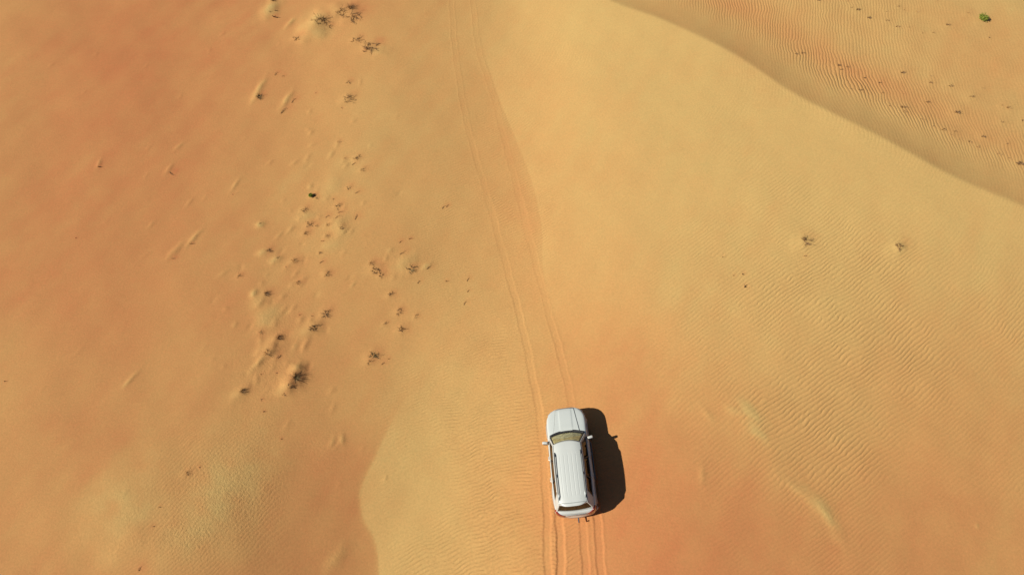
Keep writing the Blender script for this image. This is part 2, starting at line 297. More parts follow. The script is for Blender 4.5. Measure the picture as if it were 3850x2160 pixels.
def full_height(X, Y):
    X = np.asarray(X, float); Y = np.asarray(Y, float)
    return base_height(X, Y) + mound_terms(X, Y)[0] + track_terms(X, Y)[0]

# ------------------------------------------------------------------ sand colour (0 pale yellow ... 1 deep orange)
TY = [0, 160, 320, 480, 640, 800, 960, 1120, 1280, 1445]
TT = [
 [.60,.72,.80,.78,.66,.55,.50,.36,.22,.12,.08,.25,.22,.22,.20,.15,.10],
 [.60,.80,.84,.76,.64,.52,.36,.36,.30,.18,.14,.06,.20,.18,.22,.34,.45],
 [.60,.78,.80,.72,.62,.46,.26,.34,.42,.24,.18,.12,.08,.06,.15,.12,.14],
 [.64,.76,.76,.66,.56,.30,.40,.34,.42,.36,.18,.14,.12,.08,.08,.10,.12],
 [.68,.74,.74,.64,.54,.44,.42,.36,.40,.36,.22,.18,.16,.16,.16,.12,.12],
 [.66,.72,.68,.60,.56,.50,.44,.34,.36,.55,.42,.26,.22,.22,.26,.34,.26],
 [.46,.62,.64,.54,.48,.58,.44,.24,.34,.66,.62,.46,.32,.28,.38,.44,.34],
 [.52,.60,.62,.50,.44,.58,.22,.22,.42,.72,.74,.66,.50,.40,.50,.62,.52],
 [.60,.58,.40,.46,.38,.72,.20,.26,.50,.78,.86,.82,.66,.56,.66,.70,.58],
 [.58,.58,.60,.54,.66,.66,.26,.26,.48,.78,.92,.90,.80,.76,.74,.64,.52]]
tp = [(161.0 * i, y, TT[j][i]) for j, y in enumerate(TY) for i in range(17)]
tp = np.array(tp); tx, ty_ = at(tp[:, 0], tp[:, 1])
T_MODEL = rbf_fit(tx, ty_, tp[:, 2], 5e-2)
# ripples: picture x, y, line angle in the picture (deg), wavelength m, strength
RIP = [(150, 200, 20, .14, .05), (150, 700, 15, .14, .04), (150, 1200, 15, .14, .04), (600, 400, 20, .14, .05), (600, 900, 15, .14, .05),
 (560, 1250, 60, .16, .25), (850, 1200, 30, .14, .06), (850, 1420, 20, .14, .08), (900, 150, 25, .14, .12), (1000, 450, 20, .14, .12), (1000, 800, 15, .13, .15),
 (1100, 200, 15, .14, .12), (1150, 600, 12, .13, .35), (1180, 750, 14, .15, .7), (1230, 950, 14, .16, 1.1), (1250, 1150, 16, .17, 1.6), (1250, 1300, 20, .17, 1.8), (1150, 1400, 26, .17, 1.5),
 (1050, 1250, 20, .14, .2), (1340, 1200, 14, .16, 1.4), (1320, 1420, 18, .17, 1.5), (1310, 520, 20, .16, .9), (1335, 620, 20, .16, .9), (1280, 400, 20, .15, .5),
 (1450, 400, 20, .14, .08), (1500, 600, 25, .14, .08), (1600, 300, 30, .15, .08), (1500, 800, 25, .14, .12), (1550, 1000, 28, .14, .15), (1650, 1250, 30, .15, .08), (1600, 1400, 30, .15, .08),
 (1750, 450, 35, .16, .15), (1800, 650, 28, .18, .45), (1950, 560, 30, .18, .6), (2000, 760, 34, .19, 1.1), (2150, 700, 38, .19, 1.1), (2100, 900, 38, .20, 1.35), (2250, 850, 40, .20, 1.2),
 (1850, 900, 36, .18, .6), (1950, 1050, 40, .19, 1.1), (2100, 1100, 42, .19, 1.2), (1800, 1100, 45, .17, .45), (2050, 1200, 44, .18, .9), (1900, 1350, 50, .18, .25), (2100, 1350, 50, .18, .4),
 (2250, 1000, 40, .19, .7), (2350, 1150, 42, .17, .25), (2500, 1000, 38, .16, .3), (2400, 800, 45, .18, .55), (2500, 600, 60, .17, .45), (2400, 500, 62, .17, .45), (2250, 500, 45, .17, .45), (2150, 420, 45, .17, .3),
 (2450, 1350, 42, .16, .06), (2300, 1300, 42, .16, .1), (1700, 150, 40, .16, .05), (2000, 350, 42, .16, .15),
 (1900, 90, 105, .19, .7), (2000, 150, 108, .20, 1.0), (2120, 240, 125, .22, 1.4), (2230, 300, 122, .22, 1.5), (2350, 360, 120, .21, 1.1), (2480, 420, 118, .20, .7), (1800, 30, 110, .19, .7),
 (2050, 40, 90, .17, .5), (2180, 90, 88, .17, .45), (2300, 180, 95, .17, .3), (2400, 100, 92, .17, .12), (2500, 250, 100, .17, .12), (2550, 60, 95, .17, .1), (2280, 230, 108, .18, .5), (2450, 330, 110, .18, .3)]

# ------------------------------------------------------------------ the ground sheet
def axis(fine, outer, ratio=1.16, step=.09):
    a = list(fine); d = step; v = a[-1]
    while v < outer: d = min(d * ratio, 60); v += d; a.append(v)
    d = step; v = a[0]; pre = []
    while v > -outer: d = min(d * ratio, 60); v -= d; pre.append(v)
    return np.array(pre[::-1] + a)
xs = axis(np.concatenate([np.arange(-36, -6, .09), np.arange(-6, 6.5, .035), np.arange(6.5, 36, .09)]), 3500)
ys = axis(np.arange(0, 45, .085), 3500)
GX, GY = np.meshgrid(xs, ys)
HB = base_height(GX, GY); MH, PALE = mound_terms(GX, GY); TH, INT = track_terms(GX, GY)
_br = np.clip(.8 + .42 * wave_noise(GX * .8 + GY * .5, GY * .55 - GX * .3, 1.3, 55, 4), .1, 1.15)       # wind breaks the drifts into wisps
PALE = PALE * _br; MH = MH * np.where((GX > 4) & (PALE > .02), .45 + .35 * _br, 1)
Z = HB + MH + TH
Xc = np.clip(GX, XMIN, XMAX); Yc = np.clip(GY, YMIN, YMAX)
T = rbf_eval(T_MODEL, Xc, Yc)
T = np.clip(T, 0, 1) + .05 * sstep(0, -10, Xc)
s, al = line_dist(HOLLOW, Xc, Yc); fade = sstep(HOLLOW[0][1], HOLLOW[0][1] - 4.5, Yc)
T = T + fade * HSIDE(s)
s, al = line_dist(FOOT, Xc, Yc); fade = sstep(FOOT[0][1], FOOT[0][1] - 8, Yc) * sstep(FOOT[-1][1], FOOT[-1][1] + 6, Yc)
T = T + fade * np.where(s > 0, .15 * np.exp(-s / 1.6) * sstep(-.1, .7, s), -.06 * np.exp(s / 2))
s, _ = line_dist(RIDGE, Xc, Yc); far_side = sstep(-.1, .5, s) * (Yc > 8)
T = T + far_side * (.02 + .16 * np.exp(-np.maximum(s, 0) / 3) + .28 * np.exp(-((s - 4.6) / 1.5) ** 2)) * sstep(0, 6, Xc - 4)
LEE = far_side * np.exp(-np.maximum(s, 0) / 3.5)
T = T + .05 * wave_noise(GX, GY, 5, 21, 4) + .07 * wave_noise(GX * .9 - GY * .45, GX * .12 + GY * .25, 1.6, 23, 3) * (.5 + .5 * wave_noise(GX, GY, 14, 29, 1)) - PALE * 1.15 + .03 * INT
_rp = np.array([src(q[0], q[1]) for q in PLANT_SHADE]); _rx, _ry = at(_rp[:, 0], _rp[:, 1])
for (a, b, rr_, v), x, y in zip(PLANT_SHADE, _rx, _ry):     # reddish soft shadow painted into the sand colour beside each plant
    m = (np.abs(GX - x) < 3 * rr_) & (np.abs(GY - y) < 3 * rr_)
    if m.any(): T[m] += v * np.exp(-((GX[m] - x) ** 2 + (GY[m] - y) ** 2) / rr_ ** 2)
T = np.clip(T, .10, 1)

# phase of the sand ripples, fitted to the directions above
NX, NY = 186, 118
px_ = np.linspace(XMIN, XMAX, NX); py_ = np.linspace(YMIN, YMAX, NY); PX, PY = np.meshgrid(px_, py_)
rp = np.array(RIP); x0, y0 = at(rp[:, 0], rp[:, 1])
x1, y1 = at(rp[:, 0] + 12 * np.cos(np.radians(rp[:, 2])), rp[:, 1] - 12 * np.sin(np.radians(rp[:, 2])))
th = np.arctan2(y1 - y0, x1 - x0)
pts = [(a, b, math.cos(2 * t), math.sin(2 * t), 1 / l) for a, b, t, l in zip(x0, y0, th, rp[:, 3])]
c2, s2, kk = idw(pts, PX, PY, 1.8, .6)
ang = .5 * np.arctan2(s2, c2); ang = np.where(ang < -.35, ang + math.pi, ang)
ang = ang + .10 * wave_noise(PX, PY, 5, 31, 2)
qx = -np.sin(ang) * kk; qy = np.cos(ang) * kk
ddx = px_[1] - px_[0]; ddy = py_[1] - py_[0]
tgx = .5 * (qx[:, 1:] + qx[:, :-1]) * ddx; tgy = .5 * (qy[1:] + qy[:-1]) * ddy
amp, = idw([(a, b, v) for a, b, v in zip(x0, y0, rp[:, 4])], PX, PY, 2.2, .5)
WGT = (amp + .03) ** 2; wx_ = .5 * (WGT[:, 1:] + WGT[:, :-1]); wy_ = .5 * (WGT[1:] + WGT[:-1])
def DT(a, b):
    o = np.zeros((NY, NX)); o[:, 1:] += a; o[:, :-1] -= a; o[1:] += b; o[:-1] -= b; return o
def AA(p): return DT((p[:, 1:] - p[:, :-1]) * wx_, (p[1:] - p[:-1]) * wy_) + 1e-8 * p
ph = np.zeros((NY, NX)); r_ = DT(tgx * wx_, tgy * wy_) - AA(ph); d_ = r_.copy(); rr = (r_ * r_).sum()
for _ in range(2500):
    q = AA(d_); al = rr / (d_ * q).sum(); ph += al * d_; r_ -= al * q; r2 = (r_ * r_).sum(); d_ = r_ + (r2 / rr) * d_; rr = r2
def cubic_sample(G, X, Y):
    u = np.clip((X - XMIN) / ddx, 0, NX - 1.001); v = np.clip((Y - YMIN) / ddy, 0, NY - 1.001)
    i = u.astype(int); j = v.astype(int); fu = u - i; fv = v - j
    def wts(t): return [(-t + 2 * t ** 2 - t ** 3) / 2, (2 - 5 * t ** 2 + 3 * t ** 3) / 2, (t + 4 * t ** 2 - 3 * t ** 3) / 2, (-t ** 2 + t ** 3) / 2]
    wu, wv = wts(fu), wts(fv); out = 0
    for b in range(4):
        jj = np.clip(j + b - 1, 0, NY - 1)
        for a in range(4):
            out = out + wv[b] * wu[a] * G[jj, np.clip(i + a - 1, 0, NX - 1)]
    return out
PHASE = cubic_sample(ph, GX, GY)
outside = np.hypot(GX - Xc, GY - Yc)
PHASE = PHASE + outside * 6.0
amp, = idw([(a, b, v) for a, b, v in zip(x0, y0, rp[:, 4])], PX, PY, 2.2, .5)
AMP = cubic_sample(amp, GX, GY) * (.9 + .2 * wave_noise(GX, GY, 6, 77, 2)) * (1 - .7 * INT) * (1 - .6 * np.clip(PALE * 3, 0, 1))
s_r, _ = line_dist(RIDGE, Xc, Yc); AMP = AMP * np.where((s_r > 0) & (Yc > 8), .12 + .88 * sstep(1.6, 3.6, s_r), np.where(Yc > 8, .25 + .75 * sstep(-1.5, -6, s_r), 1))
AMP = np.clip(AMP, 0, 2)
# trampled, crusty sand
ROUGHS = [(850, 1850, 2.4, 2.6, 1.0), (720, 2010, 1.6, 1.2, 1.0), (950, 1640, 1.5, 1.8, .5), (1180, 1680, 1.2, 1.2, .35), (1250, 2090, .9, .7, .5), (1060, 1200, 1.3, 2.2, .5), (1040, 1420, 1.5, 1.3, .6),
          (1260, 870, 1.5, 2, .5), (1000, 1380, 1.5, 1.2, .6), (1230, 110, 2.2, 1.8, .5), (1500, 1000, 1.8, 1.2, .35), (3080, 1900, 1.3, 1.2, .6), (2830, 1570, 1.0, .9, .5), (480, 2030, 1.2, .8, .5), (3300, 200, 6, 3, .2)]
RO = np.zeros(GX.shape)
for a, b, rx, ry, v in ROUGHS:
    q = src(a, b); x, y = at([q[0]], [q[1]])
    RO = np.maximum(RO, v * np.exp(-((GX - x[0]) / rx) ** 2 - ((GY - y[0]) / ry) ** 2))

RO = np.maximum(RO, .35 * INT); RO = np.maximum(RO, np.minimum(PALE * 1.6, .6))
ny, nx = GX.shape
me = bpy.data.meshes.new('sand')
co = np.stack([GX, GY, Z], -1).reshape(-1, 3).astype(np.float32)
i0 = (np.arange(ny - 1)[:, None] * nx + np.arange(nx - 1)[None]).ravel()
quads = np.stack([i0, i0 + 1, i0 + 1 + nx, i0 + nx], -1).astype(np.int32)
me.vertices.add(len(co)); me.vertices.foreach_set('co', co.ravel())
me.loops.add(quads.size); me.loops.foreach_set('vertex_index', quads.ravel())
me.polygons.add(len(quads)); me.polygons.foreach_set('loop_start', np.arange(0, quads.size, 4, dtype=np.int32))
me.polygons.foreach_set('use_smooth', np.ones(len(quads), bool)) if False else None
me.update(calc_edges=True); me.shade_smooth()
def attr(name, arr):
    a = me.attributes.new(name, 'FLOAT', 'POINT'); a.data.foreach_set('value', arr.astype(np.float32).ravel())
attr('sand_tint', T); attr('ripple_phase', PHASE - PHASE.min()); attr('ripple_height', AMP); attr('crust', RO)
sand = bpy.data.objects.new('sand_dunes', me); C.objects.link(sand)
sand['kind'] = 'structure'; sand['label'] = 'yellow and orange desert sand with wind ripples and dunes'

# ------------------------------------------------------------------ materials
def new_mat(name):
    m = bpy.data.materials.new(name); m.use_nodes = True
    return m, m.node_tree.nodes, m.node_tree.links, m.node_tree.nodes['Principled BSDF']
def node(N, t, **kw):
    n = N.new(t)
    for k, v in kw.items(): setattr(n, k, v)
    return n
def math_n(N, L, op, a, b=None, c=None):
    n = node(N, 'ShaderNodeMath', operation=op)
    for i, v in enumerate((a, b, c)):
        if v is None: continue
        if isinstance(v, (int, float)): n.inputs[i].default_value = v
        else: L.new(v, n.inputs[i])
    return n.outputs[0]
def noise(N, L, vec, scale, detail=3, rough=.55):
    n = node(N, 'ShaderNodeTexNoise'); n.inputs['Scale'].default_value = scale; n.inputs['Detail'].default_value = detail
    n.inputs['Roughness'].default_value = rough; L.new(vec, n.inputs['Vector']); return n.outputs['Fac']

PALE_SAND = (.570, .384, .136); MID_SAND = (.580, .306, .106); DEEP_SAND = (.545, .202, .076)
m, N, L, P = new_mat('sand')
geo = node(N, 'ShaderNodeNewGeometry').outputs['Position']
def at_(n): return node(N, 'ShaderNodeAttribute', attribute_name=n).outputs['Fac']
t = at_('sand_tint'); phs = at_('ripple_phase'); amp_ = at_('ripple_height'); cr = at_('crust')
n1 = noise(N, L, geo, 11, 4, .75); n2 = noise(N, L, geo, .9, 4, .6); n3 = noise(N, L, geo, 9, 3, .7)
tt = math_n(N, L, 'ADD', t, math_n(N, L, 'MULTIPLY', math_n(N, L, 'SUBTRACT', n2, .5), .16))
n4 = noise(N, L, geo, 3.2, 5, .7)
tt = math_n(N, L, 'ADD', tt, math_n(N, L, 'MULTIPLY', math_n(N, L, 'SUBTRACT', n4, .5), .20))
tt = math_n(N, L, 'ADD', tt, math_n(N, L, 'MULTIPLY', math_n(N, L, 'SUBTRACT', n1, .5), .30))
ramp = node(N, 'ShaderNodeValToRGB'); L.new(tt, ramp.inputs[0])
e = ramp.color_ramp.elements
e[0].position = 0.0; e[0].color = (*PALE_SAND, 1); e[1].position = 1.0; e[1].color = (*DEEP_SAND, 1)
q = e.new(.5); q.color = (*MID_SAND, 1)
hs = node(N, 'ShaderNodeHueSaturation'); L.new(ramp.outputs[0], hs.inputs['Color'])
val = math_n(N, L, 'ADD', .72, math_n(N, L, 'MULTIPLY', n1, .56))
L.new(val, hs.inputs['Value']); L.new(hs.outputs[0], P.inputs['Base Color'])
P.inputs['Roughness'].default_value = .95; P.inputs['Specular IOR Level'].default_value = .15
wob = math_n(N, L, 'MULTIPLY', math_n(N, L, 'SUBTRACT', noise(N, L, geo, .7, 2, .5), .5), 2.4)
wob2 = math_n(N, L, 'MULTIPLY', math_n(N, L, 'SUBTRACT', noise(N, L, geo, 4, 2, .5), .5), .45)
pp = math_n(N, L, 'ADD', math_n(N, L, 'ADD', phs, wob), wob2)
rip = math_n(N, L, 'ABSOLUTE', math_n(N, L, 'SINE', math_n(N, L, 'MULTIPLY', pp, math.pi)))
patch = math_n(N, L, 'ADD', .45, math_n(N, L, 'MULTIPLY', noise(N, L, geo, 1.1, 3, .6), 1.1))
ha = math_n(N, L, 'MULTIPLY', math_n(N, L, 'MULTIPLY', rip, math_n(N, L, 'MULTIPLY', amp_, .021)), patch)
hc = math_n(N, L, 'MULTIPLY', math_n(N, L, 'MULTIPLY', n3, cr), .036)
hn = math_n(N, L, 'MULTIPLY', n1, .010)
hh = math_n(N, L, 'ADD', math_n(N, L, 'ADD', ha, hc), hn)
bump = node(N, 'ShaderNodeBump'); bump.inputs['Strength'].default_value = 1; bump.inputs['Distance'].default_value = 1
L.new(hh, bump.inputs['Height']); L.new(bump.outputs[0], P.inputs['Normal'])
sand.data.materials.append(m)

def simple(name, col, rough=.5, metal=0, coat=0, var=.0, vscale=8, spec=.5):
    m, N, L, P = new_mat(name)
    P.inputs['Roughness'].default_value = rough; P.inputs['Metallic'].default_value = metal
    P.inputs['Coat Weight'].default_value = coat; P.inputs['Coat Roughness'].default_value = .08
    P.inputs['Specular IOR Level'].default_value = spec
    tc = node(N, 'ShaderNodeTexCoord').outputs['Object']
    nn = noise(N, L, tc, vscale, 4, .6)
    h = node(N, 'ShaderNodeHueSaturation'); h.inputs['Color'].default_value = (*col, 1)
    L.new(math_n(N, L, 'ADD', 1 - var / 2, math_n(N, L, 'MULTIPLY', nn, var)), h.inputs['Value'])
    L.new(h.outputs[0], P.inputs['Base Color'])
    return m
def dusty(name, col, rough, coat, dust=(.50, .27, .11), lo=.35, hi=.95):
    """paint with a film of sand that thickens towards the sills"""
    m, N, L, P = new_mat(name)
    P.inputs['Roughness'].default_value = rough; P.inputs['Coat Weight'].default_value = coat; P.inputs['Coat Roughness'].default_value = .12
    tc = node(N, 'ShaderNodeTexCoord').outputs['Object']
    sep = node(N, 'ShaderNodeSeparateXYZ'); L.new(tc, sep.inputs[0])
    nn = noise(N, L, tc, 5, 5, .65); nf = noise(N, L, tc, 60, 3, .6)
    k = node(N, 'ShaderNodeMapRange'); L.new(sep.outputs['Z'], k.inputs[0])
    k.inputs[1].default_value = hi; k.inputs[2].default_value = lo; k.inputs[3].default_value = .02 if hi < 2 else .0; k.inputs[4].default_value = .8 if hi < 2 else .14
    fac = math_n(N, L, 'MULTIPLY', k.outputs[0], math_n(N, L, 'ADD', .4, nn))
    mx = node(N, 'ShaderNodeMix', data_type='RGBA'); L.new(fac, mx.inputs[0])
    mx.inputs[6].default_value = (*col, 1); mx.inputs[7].default_value = (*dust, 1)
    h = node(N, 'ShaderNodeHueSaturation'); L.new(mx.outputs[2], h.inputs['Color'])
    L.new(math_n(N, L, 'ADD', .93, math_n(N, L, 'MULTIPLY', nf, .14)), h.inputs['Value'])
    L.new(h.outputs[0], P.inputs['Base Color'])
    return m
def glass(name, tint, refl=.06):
    m = bpy.data.materials.new(name); m.use_nodes = True; N = m.node_tree.nodes; L = m.node_tree.links
    N.remove(N['Principled BSDF'])
    tr = node(N, 'ShaderNodeBsdfTransparent'); tr.inputs[0].default_value = (*tint, 1)
    gl = node(N, 'ShaderNodeBsdfGlossy'); gl.inputs['Roughness'].default_value = .03
    fr = node(N, 'ShaderNodeFresnel'); fr.inputs[0].default_value = 1.5
    ns = noise(N, L, node(N, 'ShaderNodeTexCoord').outputs['Object'], 7, 3)
    df = node(N, 'ShaderNodeBsdfDiffuse'); df.inputs[0].default_value = (.72, .66, .32, 1)
    m1 = node(N, 'ShaderNodeMixShader'); L.new(math_n(N, L, 'MULTIPLY', ns, refl), m1.inputs[0]); L.new(tr.outputs[0], m1.inputs[1]); L.new(df.outputs[0], m1.inputs[2])
    m2 = node(N, 'ShaderNodeMixShader'); L.new(fr.outputs[0], m2.inputs[0]); L.new(m1.outputs[0], m2.inputs[1]); L.new(gl.outputs[0], m2.inputs[2])
    L.new(m2.outputs[0], N['Material Output'].inputs[0]); return m
M = {}
M['paint'] = dusty('white_paint', (.53, .57, .54), .45, .25, lo=.45, hi=.95)
M['roofpaint'] = dusty('white_roof_paint', (.54, .58, .55), .45, .25, lo=1.0, hi=2.5)
M['bumper'] = dusty('bumper_paint', (.50, .46, .42), .5, .2, lo=.35, hi=1.1)
M['black'] = simple('black_plastic', (.02, .02, .022), .5, 0, 0, .3)
M['trim'] = simple('grey_trim', (.10, .11, .11), .4, .2, 0, .2)
M['rail'] = simple('rail_metal', (.22, .24, .24), .35, .7, 0, .15)
M['rubber'] = simple('tyre_rubber', (.025, .022, .02), .85, 0, 0, .3)
M['rim'] = simple('rim_alloy', (.45, .43, .40), .4, .8, 0, .2)
M['red'] = simple('tail_lamp_red', (.22, .015, .015), .2, 0, .6, .2)
M['lens'] = simple('head_lamp_lens', (.38, .40, .40), .15, 0, .6, .2)
M['seat'] = simple('seat_fabric', (.05, .045, .035), .9, 0, 0, .3)
M['dash'] = simple('dashboard_cover', (.90, .82, .42), .9, 0, 0, .15)
M['steel'] = simple('dark_steel', (.12, .13, .16), .4, .6, 0, .3)
M['plate'] = simple('plate_white', (.55, .55, .5), .5)
M['wind'] = glass('windscreen_glass', (.97, .98, .74), .95)
M['glass'] = glass('tinted_glass', (.04, .04, .04), .01)
M['rglass'] = glass('rear_glass', (.12, .13, .08), .06)

# ------------------------------------------------------------------ mesh helpers
def link(name, verts, faces, mat, parent=None, smooth=True, loc=None):
    me = bpy.data.meshes.new(name); me.from_pydata([tuple(v) for v in verts], [], faces); me.update()
    if smooth: me.shade_smooth()
    o = bpy.data.objects.new(name, me); C.objects.link(o)
    if mat: me.materials.append(mat)
    if parent: o.parent = parent
    if loc: o.location = loc
    return o
class MB:
    def __init__(s): s.v = []; s.f = []
    def add(s, v, f):
        k = len(s.v); s.v += [tuple(q) for q in v]; s.f += [tuple(i + k for i in g) for g in f]; return s
    def grid(s, fn, us, vs, close=False):
        k = len(s.v); nu, nv = len(us), len(vs)
        s.v += [tuple(fn(u, v)) for v in vs for u in us]
        for j in range(nv - 1):
            for i in range(nu - 1):
                a = k + j * nu + i; s.f.append((a, a + 1, a + 1 + nu, a + nu))
        return s
    def box(s, c, d, bev=0, rot=None):
        bm = bmesh.new(); bmesh.ops.create_cube(bm, size=1)
        for v in bm.verts: v.co = Vector((v.co.x * d[0], v.co.y * d[1], v.co.z * d[2]))
        if bev: bmesh.ops.bevel(bm, geom=bm.edges[:], offset=bev, segments=3, profile=.5, affect='EDGES')
        Mx = Matrix.Translation(c) @ (Euler(rot).to_matrix().to_4x4() if rot else Matrix())
        bm.verts.index_update()
        s.add([Mx @ v.co for v in bm.verts], [[v.index for v in f.verts] for f in bm.faces]); bm.free(); return s
    def tube(s, pts, r, n=8, cap=True):
        pts = [Vector(p) for p in pts]; k = len(s.v); m_ = len(pts)
        rs = r if isinstance(r, (list, tuple)) else [r] * m_
        for i, p in enumerate(pts):
            d = (pts[min(i + 1, m_ - 1)] - pts[max(i - 1, 0)]).normalized()
            a = d.cross(Vector((0, 0, 1)));
            if a.length < .05: a = d.cross(Vector((1, 0, 0)))
            a.normalize(); b = d.cross(a)
            for j in range(n):
                t_ = 2 * math.pi * j / n; s.v.append(tuple(p + (a * math.cos(t_) + b * math.sin(t_)) * rs[i]))
        for i in range(m_ - 1):
            for j in range(n):
                a = k + i * n + j; b = k + i * n + (j + 1) % n; s.f.append((a, b, b + n, a + n))
        if cap: s.f.append(tuple(k + j for j in range(n))[::-1]); s.f.append(tuple(k + (m_ - 1) * n + j for j in range(n)))
        return s
    def lathe_x(s, prof, n=40, c=(0, 0, 0)):
        k = len(s.v); m_ = len(prof)
        for j in range(n):
            t_ = 2 * math.pi * j / n
            for x, r in prof: s.v.append((c[0] + x, c[1] + r * math.cos(t_), c[2] + r * math.sin(t_)))
        for j in range(n):
            for i in range(m_ - 1):
                a = k + j * m_ + i; b = k + ((j + 1) % n) * m_ + i; s.f.append((a, a + 1, b + 1, b))
        return s
    def build(s, name, mat, parent=None, smooth=True, thick=0, autos=None):
        o = link(name, s.v, s.f, mat, parent, smooth)
        if thick:
            md = o.modifiers.new('thickness', 'SOLIDIFY'); md.thickness = thick; md.offset = 0
        if smooth: o.data.set_sharp_from_angle(angle=R(autos or 38))
        return o
def pchip(xk, yk, x):
    xk = np.array(xk, float); yk = np.array(yk, float); x = np.clip(np.asarray(x, float), xk[0], xk[-1])
    h = np.diff(xk); d = np.diff(yk) / h; m_ = np.zeros(len(xk)); m_[0] = d[0]; m_[-1] = d[-1]
    for i in range(1, len(xk) - 1):
        if d[i - 1] * d[i] > 0: m_[i] = 2 * d[i - 1] * d[i] / (d[i - 1] + d[i])
    i = np.clip(np.searchsorted(xk, x, side='right') - 1, 0, len(h) - 1); t_ = (x - xk[i]) / h[i]
    return yk[i] * (2 * t_ ** 3 - 3 * t_ ** 2 + 1) + h[i] * m_[i] * (t_ ** 3 - 2 * t_ ** 2 + t_) + yk[i + 1] * (-2 * t_ ** 3 + 3 * t_ ** 2) + h[i] * m_[i + 1] * (t_ ** 3 - t_ ** 2)

# ------------------------------------------------------------------ the car (x right, y forward, z up)
def make_car():
    root = bpy.data.objects.new('off_road_car', None); C.objects.link(root)
    root['label'] = 'white off-road car with roof rails driving up the sand beside its shadow'; root['category'] = 'car'
    YS = [-2.38, -2.36, -2.30, -2.2, -2.0, -1.4, 0, 1.2, 1.6, 1.9, 2.1, 2.26, 2.36, 2.42, 2.44]
    WS = [.52, .66, .80, .885, .935, .96, .945, .95, .955, .935, .86, .72, .58, .46, .38]
    ZT = [.86, .98, 1.06, 1.10, 1.11, 1.11, 1.11, 1.12, 1.085, 1.06, 1.035, 1.01, .97, .90, .82]
    ZB = [.48, .44, .40, .38, .36, .34, .34, .34, .35, .36, .38, .40, .44, .48, .54]
    def W(y): return float(pchip(YS, WS, y))
    def ZTf(y): return float(pchip(YS, ZT, y))
    SK = [0, .14, .22, .34, .46, .58, .68, .82, 1.0]
    XK = [0, .80, .955, 1.0, .995, .975, .90, .55, 0]
    def side(y, sp, off=0):
        wv, zt, zb = W(y), ZTf(y), float(pchip(YS, ZB, y))
        def pt(q):
            zk = [zb, zb, zb + .08 * (zt - zb), zb + .33 * (zt - zb), zb + .62 * (zt - zb), zb + .82 * (zt - zb), zb + .94 * (zt - zb), zt - .008, zt]
            return float(pchip(SK, XK, q)) * wv, float(pchip(SK, zk, q))
        x, z = pt(sp)
        if off:
            xa, za = pt(max(sp - .01, 0)); xb, zb_ = pt(min(sp + .01, 1)); tx_, tz = xb - xa, zb_ - za; l = math.hypot(tx_, tz) or 1
            x += tz / l * off; z += -tx_ / l * off
        return x, z
    ysn = sorted(set([-2.38, -2.375, -2.36, -2.33] + list(np.arange(-2.30, 2.2, .06)) + [2.2, 2.26, 2.31, 2.35, 2.39, 2.42, 2.435, 2.44]))
    sps = np.linspace(0, 1, 34)
    verts, faces = [], []
    for y in ysn:
        half = [side(y, q) for q in sps]
        ring = [(x, y, z) for x, z in half] + [(-x, y, z) for x, z in half[-2:0:-1]]
        verts += ring
    n = len(ring)
    for i in range(len(ysn) - 1):
        for j in range(n):
            a = i * n + j; b = i * n + (j + 1) % n; faces.append((a, b, b + n, a + n))
    faces.append(tuple(range(n))[::-1]); faces.append(tuple((len(ysn) - 1) * n + j for j in range(n)))
    body = link('body', verts, faces, M['paint'], root)
    bm = bmesh.new(); bm.from_mesh(body.data); bmesh.ops.recalc_face_normals(bm, faces=bm.faces); bm.to_mesh(body.data); bm.free()
    WY = (1.42, -1.42); WR = .385
    cut = MB()
    for wy in WY:
        for sx in (-1, 1): cut.lathe_x([(sx * .55, .001), (sx * .55, .47), (sx * 1.2, .47), (sx * 1.2, .001)], 48, (0, wy, .43))
    # cabin well, open under the glass
    cut.box((0, -.35, 1.0), (1.36, 3.1, .6))
    co_ = cut.build('cutter', None, None)
    bm = bmesh.new(); bm.from_mesh(co_.data); bmesh.ops.remove_doubles(bm, verts=bm.verts, dist=1e-3); bmesh.ops.recalc_face_normals(bm, faces=bm.faces); bm.to_mesh(co_.data); bm.free()
    md = body.modifiers.new('b', 'BOOLEAN'); md.operation = 'DIFFERENCE'; md.object = co_; md.solver = 'EXACT'
    dg = bpy.context.evaluated_depsgraph_get(); nm = bpy.data.meshes.new_from_object(body.evaluated_get(dg))
    body.modifiers.clear(); body.data = nm; nm.name = 'body'; bpy.data.objects.remove(co_)
    nm.shade_smooth(); nm.set_sharp_from_angle(angle=R(40))
    if not nm.materials: nm.materials.append(M['paint'])
    # bonnet: a panel of its own with a shallow power bulge and an open gap round it
    def bonnet(u, v):
        y = 1.21 + (2.385 - 1.21) * v + .05 * (1 - u * u) * (1 - v) - .05 * u * u * v
        hw = .60 - .17 * v
        x = u * hw; bx_, bz = side(min(y, 2.40), 1); z0 = ZTf(y)
        wv = W(y); q = abs(x) / wv
        z = z0 - .008 * min(q / .55, 1) ** 2 - max(0, q - .55) ** 2 * .35 + .014
        z += .016 * (1 / (1 + math.exp(-(.30 - abs(x)) / .012))) * min(1, (1 - v) * 5 + .2) * min(1, v * 6 + .1)
        return (x, y, z)
    MB().grid(bonnet, np.linspace(-1, 1, 49), np.linspace(0, 1, 24)).build('bonnet', M['paint'], root, thick=.012)
    g = MB()
    for sx in (-1, 1):
        g.tube([Vector(bonnet(sx * 1.0, v)) + Vector((sx * .008, 0, -.010)) for v in np.linspace(0, 1, 14)], .008, 6)
    g.tube([Vector(bonnet(u, 1.0)) + Vector((0, .01, -.012)) for u in np.linspace(-1, 1, 14)], .008, 6)
    g.build('bonnet_gap', M['trim'], root)
    # grille and bumpers
    b = MB(); b.box((0, 2.43, .72), (.78, .05, .20), .02); gr = b.build('grille', M['black'], root)
    b = MB()
